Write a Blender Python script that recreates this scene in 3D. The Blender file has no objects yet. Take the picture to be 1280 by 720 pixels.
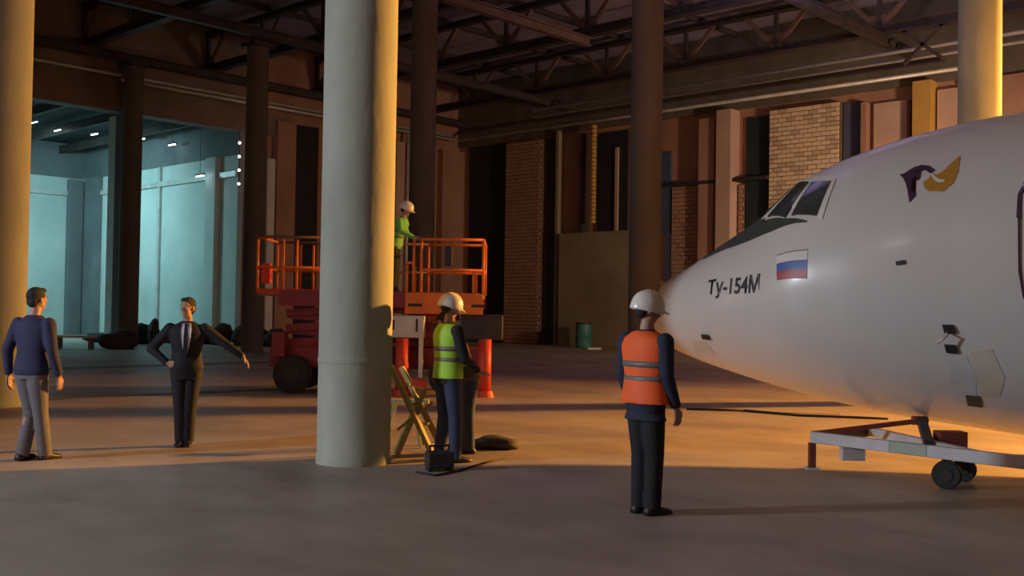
import bpy, math, random
import numpy as np
from mathutils import Vector, Matrix, Euler
random.seed(4)
PI = math.pi
SC = bpy.context.scene
COL = SC.collection
# ------------------------------------------------------------------ camera
F = 1300.0; TH = math.radians(43); EYE = 1.68
PITCH = math.atan(29 / F); ROLL = math.radians(0.9)
cam = bpy.data.cameras.new('camera'); cam.sensor_width = 36; cam.lens = 36 * F / 1280; cam.clip_end = 300
camo = bpy.data.objects.new('camera', cam); COL.objects.link(camo)
CR = Matrix.Rotation(TH, 4, 'Z') @ Matrix.Rotation(PI / 2 + PITCH, 4, 'X') @ Matrix.Rotation(ROLL, 4, 'Z')
camo.matrix_world = Matrix.Translation((0, 0, EYE)) @ CR
SC.camera = camo
# ------------------------------------------------------------------ world, exposure, lights
SC.view_settings.view_transform = 'Standard'; SC.view_settings.look = 'None'
SC.view_settings.exposure = -0.22; SC.view_settings.gamma = 1; SC.view_settings.use_curve_mapping = False
wd = bpy.data.worlds.new('world'); SC.world = wd; wd.use_nodes = True
wd.node_tree.nodes['Background'].inputs[0].default_value = (.05, .045, .06, 1)
wd.node_tree.nodes['Background'].inputs[1].default_value = .1

def W(a, b, z=0.0):            # right of / ahead of the standpoint -> hall axes
    return Vector((a * math.cos(TH) - b * math.sin(TH), a * math.sin(TH) + b * math.cos(TH), z))
def lamp(name, loc, aim, power, color, sx, sy=None, spread=PI):
    l = bpy.data.lights.new(name, 'AREA'); l.energy = power; l.color = color
    l.shape = 'RECTANGLE'; l.size = sx; l.size_y = sy or sx; l.spread = spread
    o = bpy.data.objects.new(name, l); COL.objects.link(o); o.location = loc
    o.rotation_euler = (Vector(aim) - Vector(loc)).to_track_quat('-Z', 'Y').to_euler()
    return o
COOL_POS = W(-12.6, 5.8, 4.0); SOD_POS = W(25, 25.5, 7.7)
COOL_AIM = W(5, 10, 1.2); SOD_AIM = W(2, 9.5, .5)
lamp('white_floodlight', COOL_POS, COOL_AIM, 310, (.80, .90, 1.0), .8, None, math.radians(100))
lamp('sodium_floodlight', SOD_POS, SOD_AIM, 5000, (1, .43, .08), .8, None, math.radians(72))
lamp('sodium_wall_light', W(18, 27, 5), W(13.5, 38, 5), 640, (1, .66, .42), 1.0, None, math.radians(100))  # added warm fill that brightens the right of the back wall
lamp('sodium_column_light', W(14.5, 16.5, 8), W(9.4, 21.2, 5.6), 62, (1, .40, .07), .4, None, math.radians(55))
lamp('roof_uplight', W(8.5, 30, 11), W(8.5, 30.1, 15), 560, (.72, .66, 1), 1.0)  # added upward fill, brings out the violet of the deck
lamp('roof_uplight', W(0, 22, 11), W(0, 22.1, 15), 420, (.72, .66, 1), 1.0)  # second added fill under the deck
lamp('ceiling_work_light', (-6, -9, 11.5), (-7, 2, 0), 130, (1, .88, .78), 2.5)  # added overhead fill for the general light level
lamp('ceiling_work_light', (9, -1, 11.5), (3, 6, 0), 120, (1, .78, .62), 2.5)  # added overhead fill, warmer side
lamp('annex_light', (-50, 20, 9.2), (-52, 24, 2), 640, (.46, .93, 1.0), 3, 1.2)
lamp('annex_light', (-49, 11, 9.2), (-58, 14, 3), 560, (.40, .93, 1.0), 3, 1.2)

# ------------------------------------------------------------------ placing helpers
def ray(px, py):
    return CR.to_3x3() @ Vector(((px - 640) / F, (360 - py) / F, -1))
def ground(px, py, z=0.0):
    r = ray(px, py); k = (z - EYE) / r.z
    return Vector((0, 0, EYE)) + r * k
def at(px, py, b):
    r = ray(px, py); return Vector((0, 0, EYE)) + r * (b / r.dot(W(0, 1)))
def onY(px, py, Y):
    r = ray(px, py); return Vector((0, 0, EYE)) + r * (Y / r.y)
def onX(px, py, X):
    r = ray(px, py); return Vector((0, 0, EYE)) + r * (X / r.x)

# ------------------------------------------------------------------ materials
def mat(name, col, rough=.7, metal=0.0, var=.15, scale=3.0, bump=0.0, col2=None, emit=None, stretch=(1, 1, 1), coat=0, detail=6):
    m = bpy.data.materials.new(name); m.use_nodes = True; nt = m.node_tree; N = nt.nodes; L = nt.links
    b = N['Principled BSDF']; b.inputs['Roughness'].default_value = rough; b.inputs['Metallic'].default_value = metal
    if coat: b.inputs['Coat Weight'].default_value = coat; b.inputs['Coat Roughness'].default_value = .15
    if emit:
        b.inputs['Base Color'].default_value = (*col, 1); b.inputs['Emission Color'].default_value = (*col, 1); b.inputs['Emission Strength'].default_value = emit; return m
    tc = N.new('ShaderNodeTexCoord'); mp = N.new('ShaderNodeMapping'); mp.inputs['Scale'].default_value = stretch
    L.new(tc.outputs['Object'], mp.inputs[0])
    nz = N.new('ShaderNodeTexNoise'); nz.inputs['Scale'].default_value = scale; nz.inputs['Detail'].default_value = detail; nz.inputs['Roughness'].default_value = .6
    L.new(mp.outputs[0], nz.inputs['Vector'])
    rp = N.new('ShaderNodeValToRGB'); rp.color_ramp.elements[0].position = .32; rp.color_ramp.elements[1].position = .68
    c2 = col2 or tuple(min(1, c * (1 + var)) for c in col)
    c1 = col if col2 else tuple(c * (1 - var) for c in col)
    rp.color_ramp.elements[0].color = (*c1, 1); rp.color_ramp.elements[1].color = (*c2, 1)
    L.new(nz.outputs['Fac'], rp.inputs[0]); L.new(rp.outputs[0], b.inputs['Base Color'])
    if bump:
        bp = N.new('ShaderNodeBump'); bp.inputs['Strength'].default_value = min(1, bump); bp.inputs['Distance'].default_value = .02
        n2 = N.new('ShaderNodeTexNoise'); n2.inputs['Scale'].default_value = scale * 6; n2.inputs['Detail'].default_value = 4
        L.new(mp.outputs[0], n2.inputs['Vector']); L.new(n2.outputs['Fac'], bp.inputs['Height']); L.new(bp.outputs[0], b.inputs['Normal'])
    return m
M = dict(
    floor=mat('dusty_concrete', (.25, .205, .165), .48, col2=(.46, .395, .33), scale=.42, bump=.25, detail=9, stretch=(1, 1.6, 1)),
    patch=mat('worn_concrete', (.12, .10, .10), .6, col2=(.2, .17, .16), scale=.6, bump=.2),  # darker slab tone that paints the shadow streaks
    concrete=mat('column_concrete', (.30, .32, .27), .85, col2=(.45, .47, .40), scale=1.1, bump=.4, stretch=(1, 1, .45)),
    darkconc=mat('dirty_concrete', (.11, .095, .08), .9, col2=(.17, .15, .125), scale=.9, bump=.4, stretch=(1, 1, .4)),  # darker copy of the column concrete, shade put into the colour
    plaster=mat('reddish_plaster', (.32, .17, .12), .9, col2=(.46, .27, .2), scale=.5, bump=.3, stretch=(1, 1, .5)),
    plaster2=mat('pink_plaster', (.5, .34, .27), .9, col2=(.6, .44, .36), scale=.6, bump=.3),
    ochre=mat('ochre_paint', (.55, .33, .08), .8, scale=1, bump=.2),
    dark=mat('dark_opening', (.02, .022, .03), .8, scale=.8),
    darkglass=mat('dark_glass', (.03, .045, .05), .25, scale=1),
    blueglass=mat('blue_grey_glass', (.08, .10, .17), .35, scale=1),
    steel=mat('rusty_dark_steel', (.05, .038, .038), .6, metal=.3, col2=(.10, .075, .07), scale=2),
    steel2=mat('primed_steel', (.16, .10, .08), .55, metal=.3, col2=(.26, .16, .12), scale=2),
    pipe=mat('galvanised_pipe', (.66, .64, .62), .4, metal=.25, scale=3),
    deck=mat('roof_deck', (.24, .20, .30), .7, scale=.6, col2=(.36, .31, .44)),
    fascia=mat('fascia_boards', (.20, .15, .14), .8, col2=(.3, .23, .2), scale=.7),
    cyanwall=mat('whitewashed_wall', (.5, .58, .56), .85, col2=(.72, .76, .74), scale=.35, bump=.2, detail=10),
    annexdark=mat('annex_grey', (.18, .19, .2), .85, scale=.6),
    white=mat('white_paint', (.7, .71, .68), .6, scale=2, var=.08),
    palebrick=mat('pale_brick', (.72, .54, .36), .9, col2=(.82, .66, .47), scale=2.5, bump=.3),
    palebrick2=mat('pale_brick_darker', (.5, .36, .24), .9, col2=(.62, .47, .33), scale=2.5, bump=.3),
    brick=mat('brown_brick', (.36, .2, .14), .9, col2=(.48, .29, .2), scale=2.5, bump=.3),
    mortar=mat('mortar', (.16, .10, .07), .95, scale=3, bump=.3),
    gate=mat('olive_board', (.23, .20, .13), .85, col2=(.33, .29, .19), scale=.6, bump=.2),
    plane=mat('aircraft_white', (.66, .66, .66), .32, var=.03, scale=.8, coat=.3),
    antiglare=mat('antiglare_green', (.05, .065, .055), .5, scale=3),
    cockpit=mat('cockpit_glass', (.045, .055, .05), .12, scale=3, var=.2),
    ink=mat('black_lettering', (.02, .02, .025), .5),
    fwhite=mat('flag_white', (.74, .74, .74), .4, var=.02), fblue=mat('flag_blue', (.05, .12, .42), .4, var=.03), fred=mat('flag_red', (.36, .02, .03), .4, var=.03),
    purple=mat('logo_purple', (.06, .03, .06), .4, var=.05), gold=mat('logo_gold', (.5, .25, .04), .4, var=.05),
    patchy=mat('unpainted_primer', (.62, .585, .50), .4, var=.1), paleblue=mat('pale_blue_streak', (.59, .62, .64), .4, var=.1),
    tyre=mat('tyre_rubber', (.03, .033, .035), .85, scale=5), rubber=mat('black_rubber', (.02, .02, .02), .8, scale=5),
    liftorange=mat('lift_orange', (.8, .2, .03), .45, scale=3, var=.12), liftred=mat('lift_red', (.65, .06, .03), .5, scale=3, var=.15), maroon=mat('maroon_paint', (.25, .03, .05), .5, scale=3),
    liftwhite=mat('lift_white_box', (.66, .68, .64), .5, scale=3, var=.1), darkbox=mat('dark_machine', (.03, .03, .035), .6, scale=3),
    trolley=mat('trolley_grey_white', (.55, .55, .58), .5, scale=2, var=.15), trolleyg=mat('trolley_green_worn', (.38, .44, .36), .55, scale=2, var=.15),
    redpaint=mat('brown_red_paint', (.2, .05, .04), .6, scale=3),
    ladder=mat('yellowed_wood', (.3, .27, .1), .7, scale=4, col2=(.42, .38, .17)),
    skin=mat('skin', (.42, .25, .18), .55, scale=8, var=.06), hairm=mat('dark_hair', (.015, .012, .012), .7, scale=30, bump=.5),
    orangevest=mat('orange_vest', (.95, .13, .02), .65, scale=6, var=.08), greenvest=mat('lime_vest', (.38, .72, .05), .65, scale=6, var=.08),
    greenvest2=mat('green_vest', (.16, .55, .12), .65, scale=6, var=.08),
    band=mat('grey_reflective_band', (.17, .165, .15), .45, scale=6), navy=mat('navy_cloth', (.02, .025, .055), .85, scale=8, bump=.2), black=mat('black_cloth', (.014, .014, .018), .85, scale=8, bump=.2),
    suit=mat('dark_suit', (.008, .009, .018), .8, scale=8), shirtw=mat('white_shirt', (.72, .7, .76), .7, var=.04), blueshirt=mat('blue_shirt', (.03, .032, .09), .85, scale=8, bump=.2),
    greytrousers=mat('grey_trousers', (.16, .15, .17), .85, scale=6, bump=.2), jeans=mat('dark_blue_jeans', (.04, .055, .12), .85, scale=8, bump=.2), khaki=mat('khaki_jacket', (.11, .10, .06), .85, scale=8, bump=.2),
    helmet=mat('white_helmet', (.78, .76, .72), .3, var=.04, coat=.4), shoe=mat('black_shoe', (.02, .018, .018), .5), tarp=mat('dark_rubble', (.03, .03, .035), .85, col2=(.07, .065, .07), scale=3, bump=.6),
    teal=mat('teal_plastic', (.05, .2, .18), .5), lampglass=mat('lamp_glass', (.8, .95, 1), emit=9), warmglass=mat('warm_lamp_glass', (1, .6, .2), emit=12))  # the pale blue emitter stands in for reflected glints

# ------------------------------------------------------------------ mesh helpers
class MB:
    def __init__(s): s.v = []; s.f = []
    def add(s, vs, fs):
        n = len(s.v); s.v += [tuple(v) for v in vs]; s.f += [tuple(i + n for i in f) for f in fs]; return s
    def box(s, x0, x1, y0, y1, z0, z1):
        if x0 > x1: x0, x1 = x1, x0
        if y0 > y1: y0, y1 = y1, y0
        return s.add([(x, y, z) for z in (z0, z1) for x, y in ((x0, y0), (x1, y0), (x1, y1), (x0, y1))],
                     [(0, 3, 2, 1), (4, 5, 6, 7), (0, 1, 5, 4), (1, 2, 6, 5), (2, 3, 7, 6), (3, 0, 4, 7)])
    def frame(s, p, q):
        p = Vector(p); q = Vector(q); d = (q - p).normalized()
        u = Vector((0, 0, 1)) if abs(d.z) < .95 else Vector((1, 0, 0))
        x = d.cross(u).normalized(); y = x.cross(d).normalized(); return p, q, d, x, y
    def bar(s, p, q, w, h=None):
        h = h or w; p, q, d, x, y = s.frame(p, q)
        vs = [c + x * a * w / 2 + y * b * h / 2 for c in (p, q) for a, b in ((-1, -1), (1, -1), (1, 1), (-1, 1))]
        return s.add(vs, [(0, 3, 2, 1), (4, 5, 6, 7), (0, 1, 5, 4), (1, 2, 6, 5), (2, 3, 7, 6), (3, 0, 4, 7)])
    def ibar(s, p, q, w, h, t=.03):
        p, q, d, x, y = s.frame(p, q)
        for c, ww, hh in ((y * (h / 2 - t / 2), w, t), (-y * (h / 2 - t / 2), w, t), (y * 0, t, h - 2 * t)):
            s.bar(p + c, q + c, ww, hh)
        return s
    def tube(s, p, q, r, r2=None, n=10):
        r2 = r if r2 is None else r2; p, q, d, x, y = s.frame(p, q)
        vs = [c + (x * math.cos(2 * PI * i / n) + y * math.sin(2 * PI * i / n)) * rr for c, rr in ((p, r), (q, r2)) for i in range(n)]
        return s.add(vs, [(i, (i + 1) % n, n + (i + 1) % n, n + i) for i in range(n)] + [tuple(range(n))[::-1], tuple(range(n, 2 * n))])
    def path(s, pts, r, n=8):
        for a, b in zip(pts, pts[1:]): s.tube(a, b, r, n=n)
        for a in pts[1:-1]: s.ball(a, (r, r, r), n, 6)
        return s
    def ball(s, c, r, n=16, k=10, rot=None):
        c = Vector(c); vs = []; fs = []
        if not hasattr(r, '__len__'): r = (r, r, r)
        for j in range(1, k):
            t = PI * j / k
            for i in range(n):
                a = 2 * PI * i / n; v = Vector((r[0] * math.sin(t) * math.cos(a), r[1] * math.sin(t) * math.sin(a), r[2] * math.cos(t)))
                vs.append(c + (rot @ v if rot else v))
        a = Vector((0, 0, r[2])); vs += [c + (rot @ a if rot else a), c - (rot @ a if rot else a)]
        T = len(vs) - 2
        for j in range(k - 2):
            for i in range(n): fs.append((j * n + i, (j + 1) * n + i, (j + 1) * n + (i + 1) % n, j * n + (i + 1) % n))
        for i in range(n): fs.append((T, i, (i + 1) % n)); fs.append((T + 1, (k - 2) * n + (i + 1) % n, (k - 2) * n + i))
        return s.add(vs, fs)
    def cap(s, p, q, r, r2, n=14):
        s.tube(p, q, r, r2, n=n); s.ball(p, r * .999, n, 8); s.ball(q, r2 * .999, n, 8); return s
    def rings(s, rg, n=24, close=True):      # rg: (cx,cy,z,rx,ry[,power])
        vs = []; m = len(rg)
        for r in rg:
            cx, cy, z, rx, ry = r[:5]; pw = r[5] if len(r) > 5 else 1
            for i in range(n):
                a = 2 * PI * i / n; c, q = math.cos(a), math.sin(a)
                vs.append((cx + rx * math.copysign(abs(c) ** pw, c), cy + ry * math.copysign(abs(q) ** pw, q), z))
        fs = [(j * n + i, j * n + (i + 1) % n, (j + 1) * n + (i + 1) % n, (j + 1) * n + i) for j in range(m - 1) for i in range(n)]
        if close: fs += [tuple(range(n))[::-1], tuple((m - 1) * n + i for i in range(n))]
        return s.add(vs, fs)
    def mesh(s, name, m, smooth=False):
        me = bpy.data.meshes.new(name); me.from_pydata(s.v, [], s.f); me.validate(); me.update()
        if m: me.materials.append(m)
        if smooth: me.polygons.foreach_set('use_smooth', [True] * len(me.polygons))
        return me
    def build(s, name, m, parent=None, smooth=False, bevel=0, kind=None):
        o = bpy.data.objects.new(name, s.mesh(name, m, smooth)); COL.objects.link(o)
        if parent: o.parent = parent
        if bevel:
            b = o.modifiers.new('b', 'BEVEL'); b.width = bevel; b.segments = 2; b.limit_method = 'ANGLE'
        if kind: o['kind'] = kind
        return o
def thing(name, label, cat, loc=(0, 0, 0), rotz=0.0, group=None, kind=None):
    o = bpy.data.objects.new(name, None); COL.objects.link(o); o.location = loc; o.rotation_euler = (0, 0, rotz); o.empty_display_size = .3
    if label: o['label'] = label; o['category'] = cat
    if group: o['group'] = group
    if kind: o['kind'] = kind
    return o
def tag(o, label, cat, group=None):
    o['label'] = label; o['category'] = cat
    if group: o['group'] = group
    return o
def share(name, me, parent, loc=(0, 0, 0), rot=(0, 0, 0), scale=(1, 1, 1)):
    o = bpy.data.objects.new(name, me); COL.objects.link(o); o.parent = parent; o.location = loc; o.rotation_euler = rot; o.scale = scale; return o
def shade(o, ang=40):
    o.data.polygons.foreach_set('use_smooth', [True] * len(o.data.polygons))
    o.data.set_sharp_from_angle(angle=math.radians(ang)) if hasattr(o.data, 'set_sharp_from_angle') else None
    return o

# ================================================================== THE SETTING
XL, XR, YF, YB, ZC = -41.5, 22.0, -22.0, 40.0, 14.1
fl = MB().box(-60, XR + .5, YF - .5, YB + .5, -.3, 0).build('floor', M['floor'], kind='structure')
# roof deck with ribs, purlins as parts
ceil = thing('ceiling', None, None, kind='structure')
MB().box(XL - .5, XR + .5, YF - .5, YB + .5, ZC, ZC + .3).build('roof_deck', M['deck'], ceil)
for k in range(15):
    x = XL + .8 + k * 4.2
    MB().ibar((x, YF, ZC - .12), (x, YB, ZC - .12), .12, .22).build('purlin', M['steel'], ceil)
# far wall seen in the middle and on the right
wb = thing('wall_back', None, None, kind='structure')
MB().box(XL - .5, XR + .5, YB + .05, YB + .5, 0, 10.7).build('backing', M['plaster'], wb)
MB().box(XL - .5, XR + .5, YB - .1, YB + .5, 10.7, ZC).build('upper_beam', M['darkconc'], wb)
def feat(x0, x1, y0, y1, name, m, depth=.25, base=False, off=0.0):
    p = onY(x0, y1, YB); q = onY(x1, y0, YB); z0 = 0 if base else p.z
    zt = onY((x0 + x1) / 2, y0, YB).z; z0 = 0 if base else onY((x0 + x1) / 2, y1, YB).z
    return MB().box(p.x, q.x, YB - depth + off, YB + .06, z0, zt).build(name, M[m], wb)
feat(584, 634, 182, 432, 'dark_doorway', 'dark', .03, True)
feat(681, 696, 172, 432, 'dark_panel', 'darkglass', .06, True)
feat(697, 704, 165, 432, 'door_post', 'gate', .35, True)
feat(732, 737, 168, 292, 'upright', 'steel', .5)
feat(747, 786, 165, 292, 'dark_panel', 'dark', .05)
feat(770, 775, 185, 292, 'upright', 'plaster2', .15)
feat(705, 822, 290, 432, 'board_panel', 'gate', .5, True)
feat(824, 840, 190, 292, 'window_panel', 'blueglass', .1)
feat(832, 857, 292, 350, 'blue_door', 'blueglass', .12)
feat(878, 900, 150, 432, 'pilaster', 'plaster', .5, True)
feat(903, 924, 140, 432, 'pilaster', 'plaster2', .7, True)
feat(842, 966, 226, 230, 'ledge', 'darkbox', .55)
feat(931, 966, 146, 432, 'dark_panel', 'darkglass', .06, True)
feat(1053, 1078, 128, 432, 'window_panel', 'blueglass', .06, True)
feat(1079, 1088, 130, 432, 'pilaster', 'plaster', .4, True)
feat(1092, 1136, 128, 432, 'wall_panel', 'plaster2', .15, True)
feat(1138, 1143, 128, 432, 'pilaster', 'redpaint', .4, True)
feat(1146, 1171, 104, 432, 'pilaster', 'ochre', .6, True)
feat(1172, 1200, 112, 432, 'wall_panel', 'plaster2', .2, True)
feat(1201, 1300, 96, 432, 'wall_panel', 'plaster', .2, True)
for k in range(5):      # beyond the frame the same bays go on
    x0 = -8.6 + k * 5.6
    MB().box(x0, x0 + 1.0, YB - .5, YB + .06, 0, 11).build('pilaster', M['ochre' if k % 2 else 'plaster2'], wb)
    MB().box(x0 + 1.8, x0 + 4.2, YB - .05, YB + .06, 0, 10.6).build('dark_panel', M['darkglass'], wb)
# brick piers
BW, BH, JT = .395, .19, .032
def brick_me(name, m, w=BW):
    mb = MB(); mb.box(0, w - JT, -.07, .02, 0, BH - JT); return mb.mesh(name, M[m])
bm1, bm2, bm3 = brick_me('brick', 'palebrick'), brick_me('brick', 'palebrick2'), None
def pier(px0, px1, ytop, colm, zlo_pieces=None, zbot=0.0, depth=.3, pieces=False, stuffm='brick'):
    x0 = onY(px0, 300, YB).x; x1 = onY(px1, 300, YB).x; zt = onY((px0 + px1) / 2, ytop, YB).z
    core = MB().box(x0, x1, YB - depth, YB + .06, zbot, zt).build('brick_pier', M['mortar'], wb)
    n = 0; st = MB(); yy = YB - depth
    rows = int((zt - zbot) / BH)
    for r in range(rows):
        z = zt - (r + 1) * BH; x = x0 - (BW / 2 if r % 2 else 0)
        while x < x1 - .03:
            a = max(x, x0); b = min(x + BW - JT, x1)
            if b - a > .05:
                if pieces and z > zlo_pieces:
                    o = share('brick', random.choice((bm1, bm1, bm2)), core, (a, yy + random.uniform(-.012, .012), z)); o.scale.x = (b - a) / (BW - JT); n += 1
                else:
                    o = random.uniform(-.012, .012); st.box(a, b, yy - .07 + o, yy + .02, z, z + BH - JT)
            x += BW
    st.build('brick_course', M[stuffm], core, kind='stuff')
    return n
nb = pier(966, 1052, 134, 'palebrick', 5.6, pieces=True, stuffm='palebrick')
pier(637, 680, 178, 'brick', stuffm='brick')
pier(842, 877, 231, 'brick', depth=.1, stuffm='brick')
pier(925, 931, 231, 'brick', depth=.1, stuffm='brick')

# side wall on the left with two big openings into the lit annex
wl = thing('wall_left', None, None, kind='structure')
def Yl(px, X=XL): return onX(px, 300, X).y
y_o1b, y_o2a, y_o2b = Yl(133), Yl(169), Yl(302)
zf0, zf1 = 9.7, 10.7
MB().box(XL - .4, XL, YF, 3.0, 0, ZC).box(XL - .4, XL, y_o2b, YB + .4, 0, ZC).build('masonry', M['plaster'], wl)
MB().box(XL - .4, XL, 3.0, y_o2b, zf1, ZC).build('upper_masonry', M['fascia'], wl)
MB().box(XL - .5, XL + .25, 3.0, y_o2b + 2.4, zf0, zf1).build('fascia', M['fascia'], wl)
yj = onX(147, 300, XL - .4).y; MB().box(onY(133, 300, yj).x, XL - .35, yj, yj + .4, 0, zf0).build('white_jamb', M['white'], wl)
MB().box(XL - .4, XL + .1, Yl(147), y_o2a, 0, zf0).build('jamb', M['darkconc'], wl)
MB().box(XL - .35, XL + .35, Yl(328), Yl(337), 0, 8.6).build('white_jamb', M['white'], wl)
MB().box(XL - .3, XL + .3, Yl(362), Yl(388), 0, 10.4).build('dark_pilaster', M['dark'], wl)
for a, b, m in ((338, 361, 'plaster'), (389, 420, 'plaster'), (430, 470, 'dark'), (487, 506, 'plaster2'), (545, 572, 'plaster')):
    MB().box(XL - .3, XL + (.45 if m != 'dark' else .1), Yl(a), Yl(b), 0, 10.4).build('pilaster', M[m], wl)
# walls behind the standpoint and to the right, out of view
MB().box(XR, XR + .4, YF, YB, 0, ZC).build('wall_right', M['plaster'], kind='structure')
MB().box(XL, XR, YF - .4, YF, 0, ZC).build('wall_front', M['plaster'], kind='structure')
# the annex: white walls, pilasters, low dark roof
AX, AY = -57.5, 26.3
an = thing('wall_annex', None, None, kind='structure')
MB().box(AX - .3, AX, 2, AY + .3, 0, 8.7).box(AX, XL - .4, AY, AY + .3, 0, 8.7).build('white_wall', M['cyanwall'], an)
MB().box(AX - .3, XL - .4, 1.7, 2, 0, 10.6).build('end_wall', M['cyanwall'], an)
MB().box(AX - .3, AX, 2, AY + .3, 8.7, 10.6).box(AX, XL - .4, AY, AY + .3, 8.7, 10.6).build('upper_band', M['annexdark'], an)
def Ya(px): return onX(px, 300, AX).y
def Xa(px): return onY(px, 300, AY).x
MB().box(AX, AX + .5, Ya(82), Ya(98), 0, 8.6).build('grey_pilaster', M['annexdark'], an)
MB().box(Xa(112), Xa(127), AY - .35, AY, 0, 8.7).build('grey_pilaster', M['annexdark'], an)
MB().box(Xa(262), Xa(274), AY - .3, AY, 0, 8.7).build('stained_pilaster', M['cyanwall'], an)
MB().box(Xa(198), Xa(201), AY - .12, AY, 0, 8.7).build('drain_pipe', M['pipe'], an)
MB().box(AX, AX + .15, 2, AY, 7.7, 7.95).box(AX, XL - .4, AY - .15, AY, 7.7, 7.95).build('wall_rail', M['pipe'], an)
MB().box(AX - .3, XL - .4, 1.7, AY + .3, 10.6, 10.8).build('ceiling_annex', M['dark'], kind='structure')
for k in range(8):
    y = 4.5 + k * 2.9
    o = MB().ibar((AX, y, 10.2), (XL - .6, y, 10.2), .18, .4).build('trim_1', M['steel'], kind='structure')

# ------------------------------------------------------------------ roof steelwork
def truss(Y, label):
    t = thing('roof_truss', label, 'roof truss', (0, Y, 12.0), 0, 'steel roof trusses across the hall')
    x0, x1 = XL + .05, XR - .05; H = 1.72
    MB().ibar((x0, 0, .17), (x1, 0, .17), .35, .34, .05).build('bottom_chord', M['steel'], t)
    MB().ibar((x0, 0, H), (x1, 0, H), .3, .24, .05).build('top_chord', M['steel'], t)
    md = None; nodes = [-24.5 + 4.2 * k for k in range(-4, 12)]
    for xn in nodes:
        for dx in (-1.35, 0, 1.35):
            if x0 < xn + dx < x1:
                MB().bar((xn + dx * .08, 0, .3), (xn + dx, 0, H - .1), .13, .16).build('web_member', M['steel2' if dx else 'steel'], t)
        MB().box(xn - .45, xn + .45, -.02, .02, .2, .75).build('gusset_plate', M['steel2'], t)
    return t
truss(36.8, 'dark steel roof truss nearest the far brick wall')
truss(30.2, 'dark steel roof truss over the middle of the far floor, second from the far wall')
truss(24.3, 'dark steel roof truss just beyond the dark column row, third from the far wall')
truss(18.7, 'dark steel roof truss crossing the top left, fourth from the far wall')
truss(13.0, 'dark steel roof truss nearest the big grey column, mostly above the picture')
names = ['rust orange roof beam running away beside the left wall', 'rusty roof beam running away over the second column bay', 'orange lit roof beam running away to the truss node at top centre',
         'rusty roof beam running away over the big grey column', 'rusty roof beam running away above the nose of the aircraft', 'rusty roof beam running away above the aircraft cabin']
for k, x in enumerate((-40.6, -33.0, -24.5, -16.0, -8.0, 0.5)):
    tag(MB().ibar((x, YF + .1, 11.82), (x, YB - .1 if k != 2 else 30.3, 11.82), .28, .34, .04).build('roof_beam', M['steel2' if k == 2 else 'steel']), names[k], 'beam', 'roof beams running away from the camera')  # one beam in warmer steel, its orange lighting put into the colour
# pipes along the walls
def pipe(pts, r, label, m='pipe'):
    return tag(MB().path(pts, r).build('wall_pipe', M[m], smooth=True), label, 'pipe', 'pipes and conduits along the walls')
pipe([(XL + .5, 3, 11.15), (XL + .5, YB - 1.0, 11.15)], .07, 'thin grey pipe running along the left wall above the fascia')
pipe([(XL + .8, 20, 10.9), (XL + .8, YB - .9, 10.9), (-14, YB - .9, 10.9)], .08, 'bright pipe turning the far corner under the trusses')
pipe([(-34, YB - 2.2, 11.55), (XR - .5, YB - 2.2, 11.55)], .08, 'upper of the two long shiny pipes along the far wall')
pipe([(-34, YB - 2.2, 11.2), (XR - .5, YB - 2.2, 11.2)], .06, 'lower of the two long shiny pipes along the far wall')
pipe([(-37, 33.5, 13.3), (XR - .5, 33.5, 13.3)], .07, 'thin pipe hung high between the trusses, rising to upper right')
pq = onX(510, 200, XL + .6)
pipe([(XL + .6, pq.y, .05), (XL + .6, pq.y, 11.0)], .09, 'pale vertical pipe on the left wall, left of the column behind the lift worker')
lx = onY(741, 290, YB - .6)
cp = thing('corrugated_duct', 'orange lit corrugated vertical pipe above the olive board panel', 'pipe', (lx.x, YB - .62, 6.0))
for k in range(24):
    MB().tube((0, 0, .2 * k), (0, 0, .2 * k + .17), .16, .13, 10).build('duct_ring', M['ochre'], cp, smooth=True)  # ochre stands in for the orange light on the rings
pz = onY(720, 292, YB).z
sb = thing('sway_brace', 'dark crossed steel brace hung under the roof right of the pale brick pier', 'brace', (onY(1112, 120, 36.8).x + 1.2, 36.8, 10.8))
for s_ in (-1, 1): MB().bar((-.7 * s_, 0, 1.2), (.7 * s_, 0, 0), .12).build('diagonal', M['steel'], sb)
MB().bar((-.9, 0, 1.2), (.9, 0, 1.2), .12).build('crossbar', M['steel'], sb)

# ------------------------------------------------------------------ columns
def column(p, r, h, m, label, collar=None, sq=False):
    t = thing('concrete_column', label, 'column', (p.x, p.y, 0), 0, 'round concrete columns of the hall')
    rg = [(0, 0, 0, r * 1.02, r * 1.02), (0, 0, .06, r * 1.02, r * 1.02), (0, 0, .08, r, r)] + [(0, 0, z, r * (1 + .004 * math.sin(z * 3)), r) for z in np.arange(.6, h, .8)] + [(0, 0, h, r, r)]
    shade(MB().rings(rg, 40).build('shaft', M[m], t))
    MB().box(-r * 1.1, r * 1.1, -r * 1.1, r * 1.1, h, h + .15).build('cap_plate', M['steel'], t)
    if collar:
        for z in collar: shade(MB().rings([(0, 0, z, r * 1.0, r * 1.0), (0, 0, z + .015, r * 1.018, r * 1.018), (0, 0, z + .06, r * 1.018, r * 1.018), (0, 0, z + .075, r, r)], 40).build('joint_ring', M['concrete'], t))
    return t
def colpos(px, n):            # where the sight line of a column meets its row
    r = ray(px, 380); k = n / r.y; return Vector((r.x * k, n, 0))
colA = ground(440, 573); colA = W(-1.71, 11.45)
column(colA, .4, 11.5, 'concrete', 'thick pale grey round column standing nearest, left of centre', (1.08, ))
column(colpos(0, 6.75), .4, 11.5, 'concrete', 'round column cut by the left edge of the picture, orange on its right side')
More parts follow.
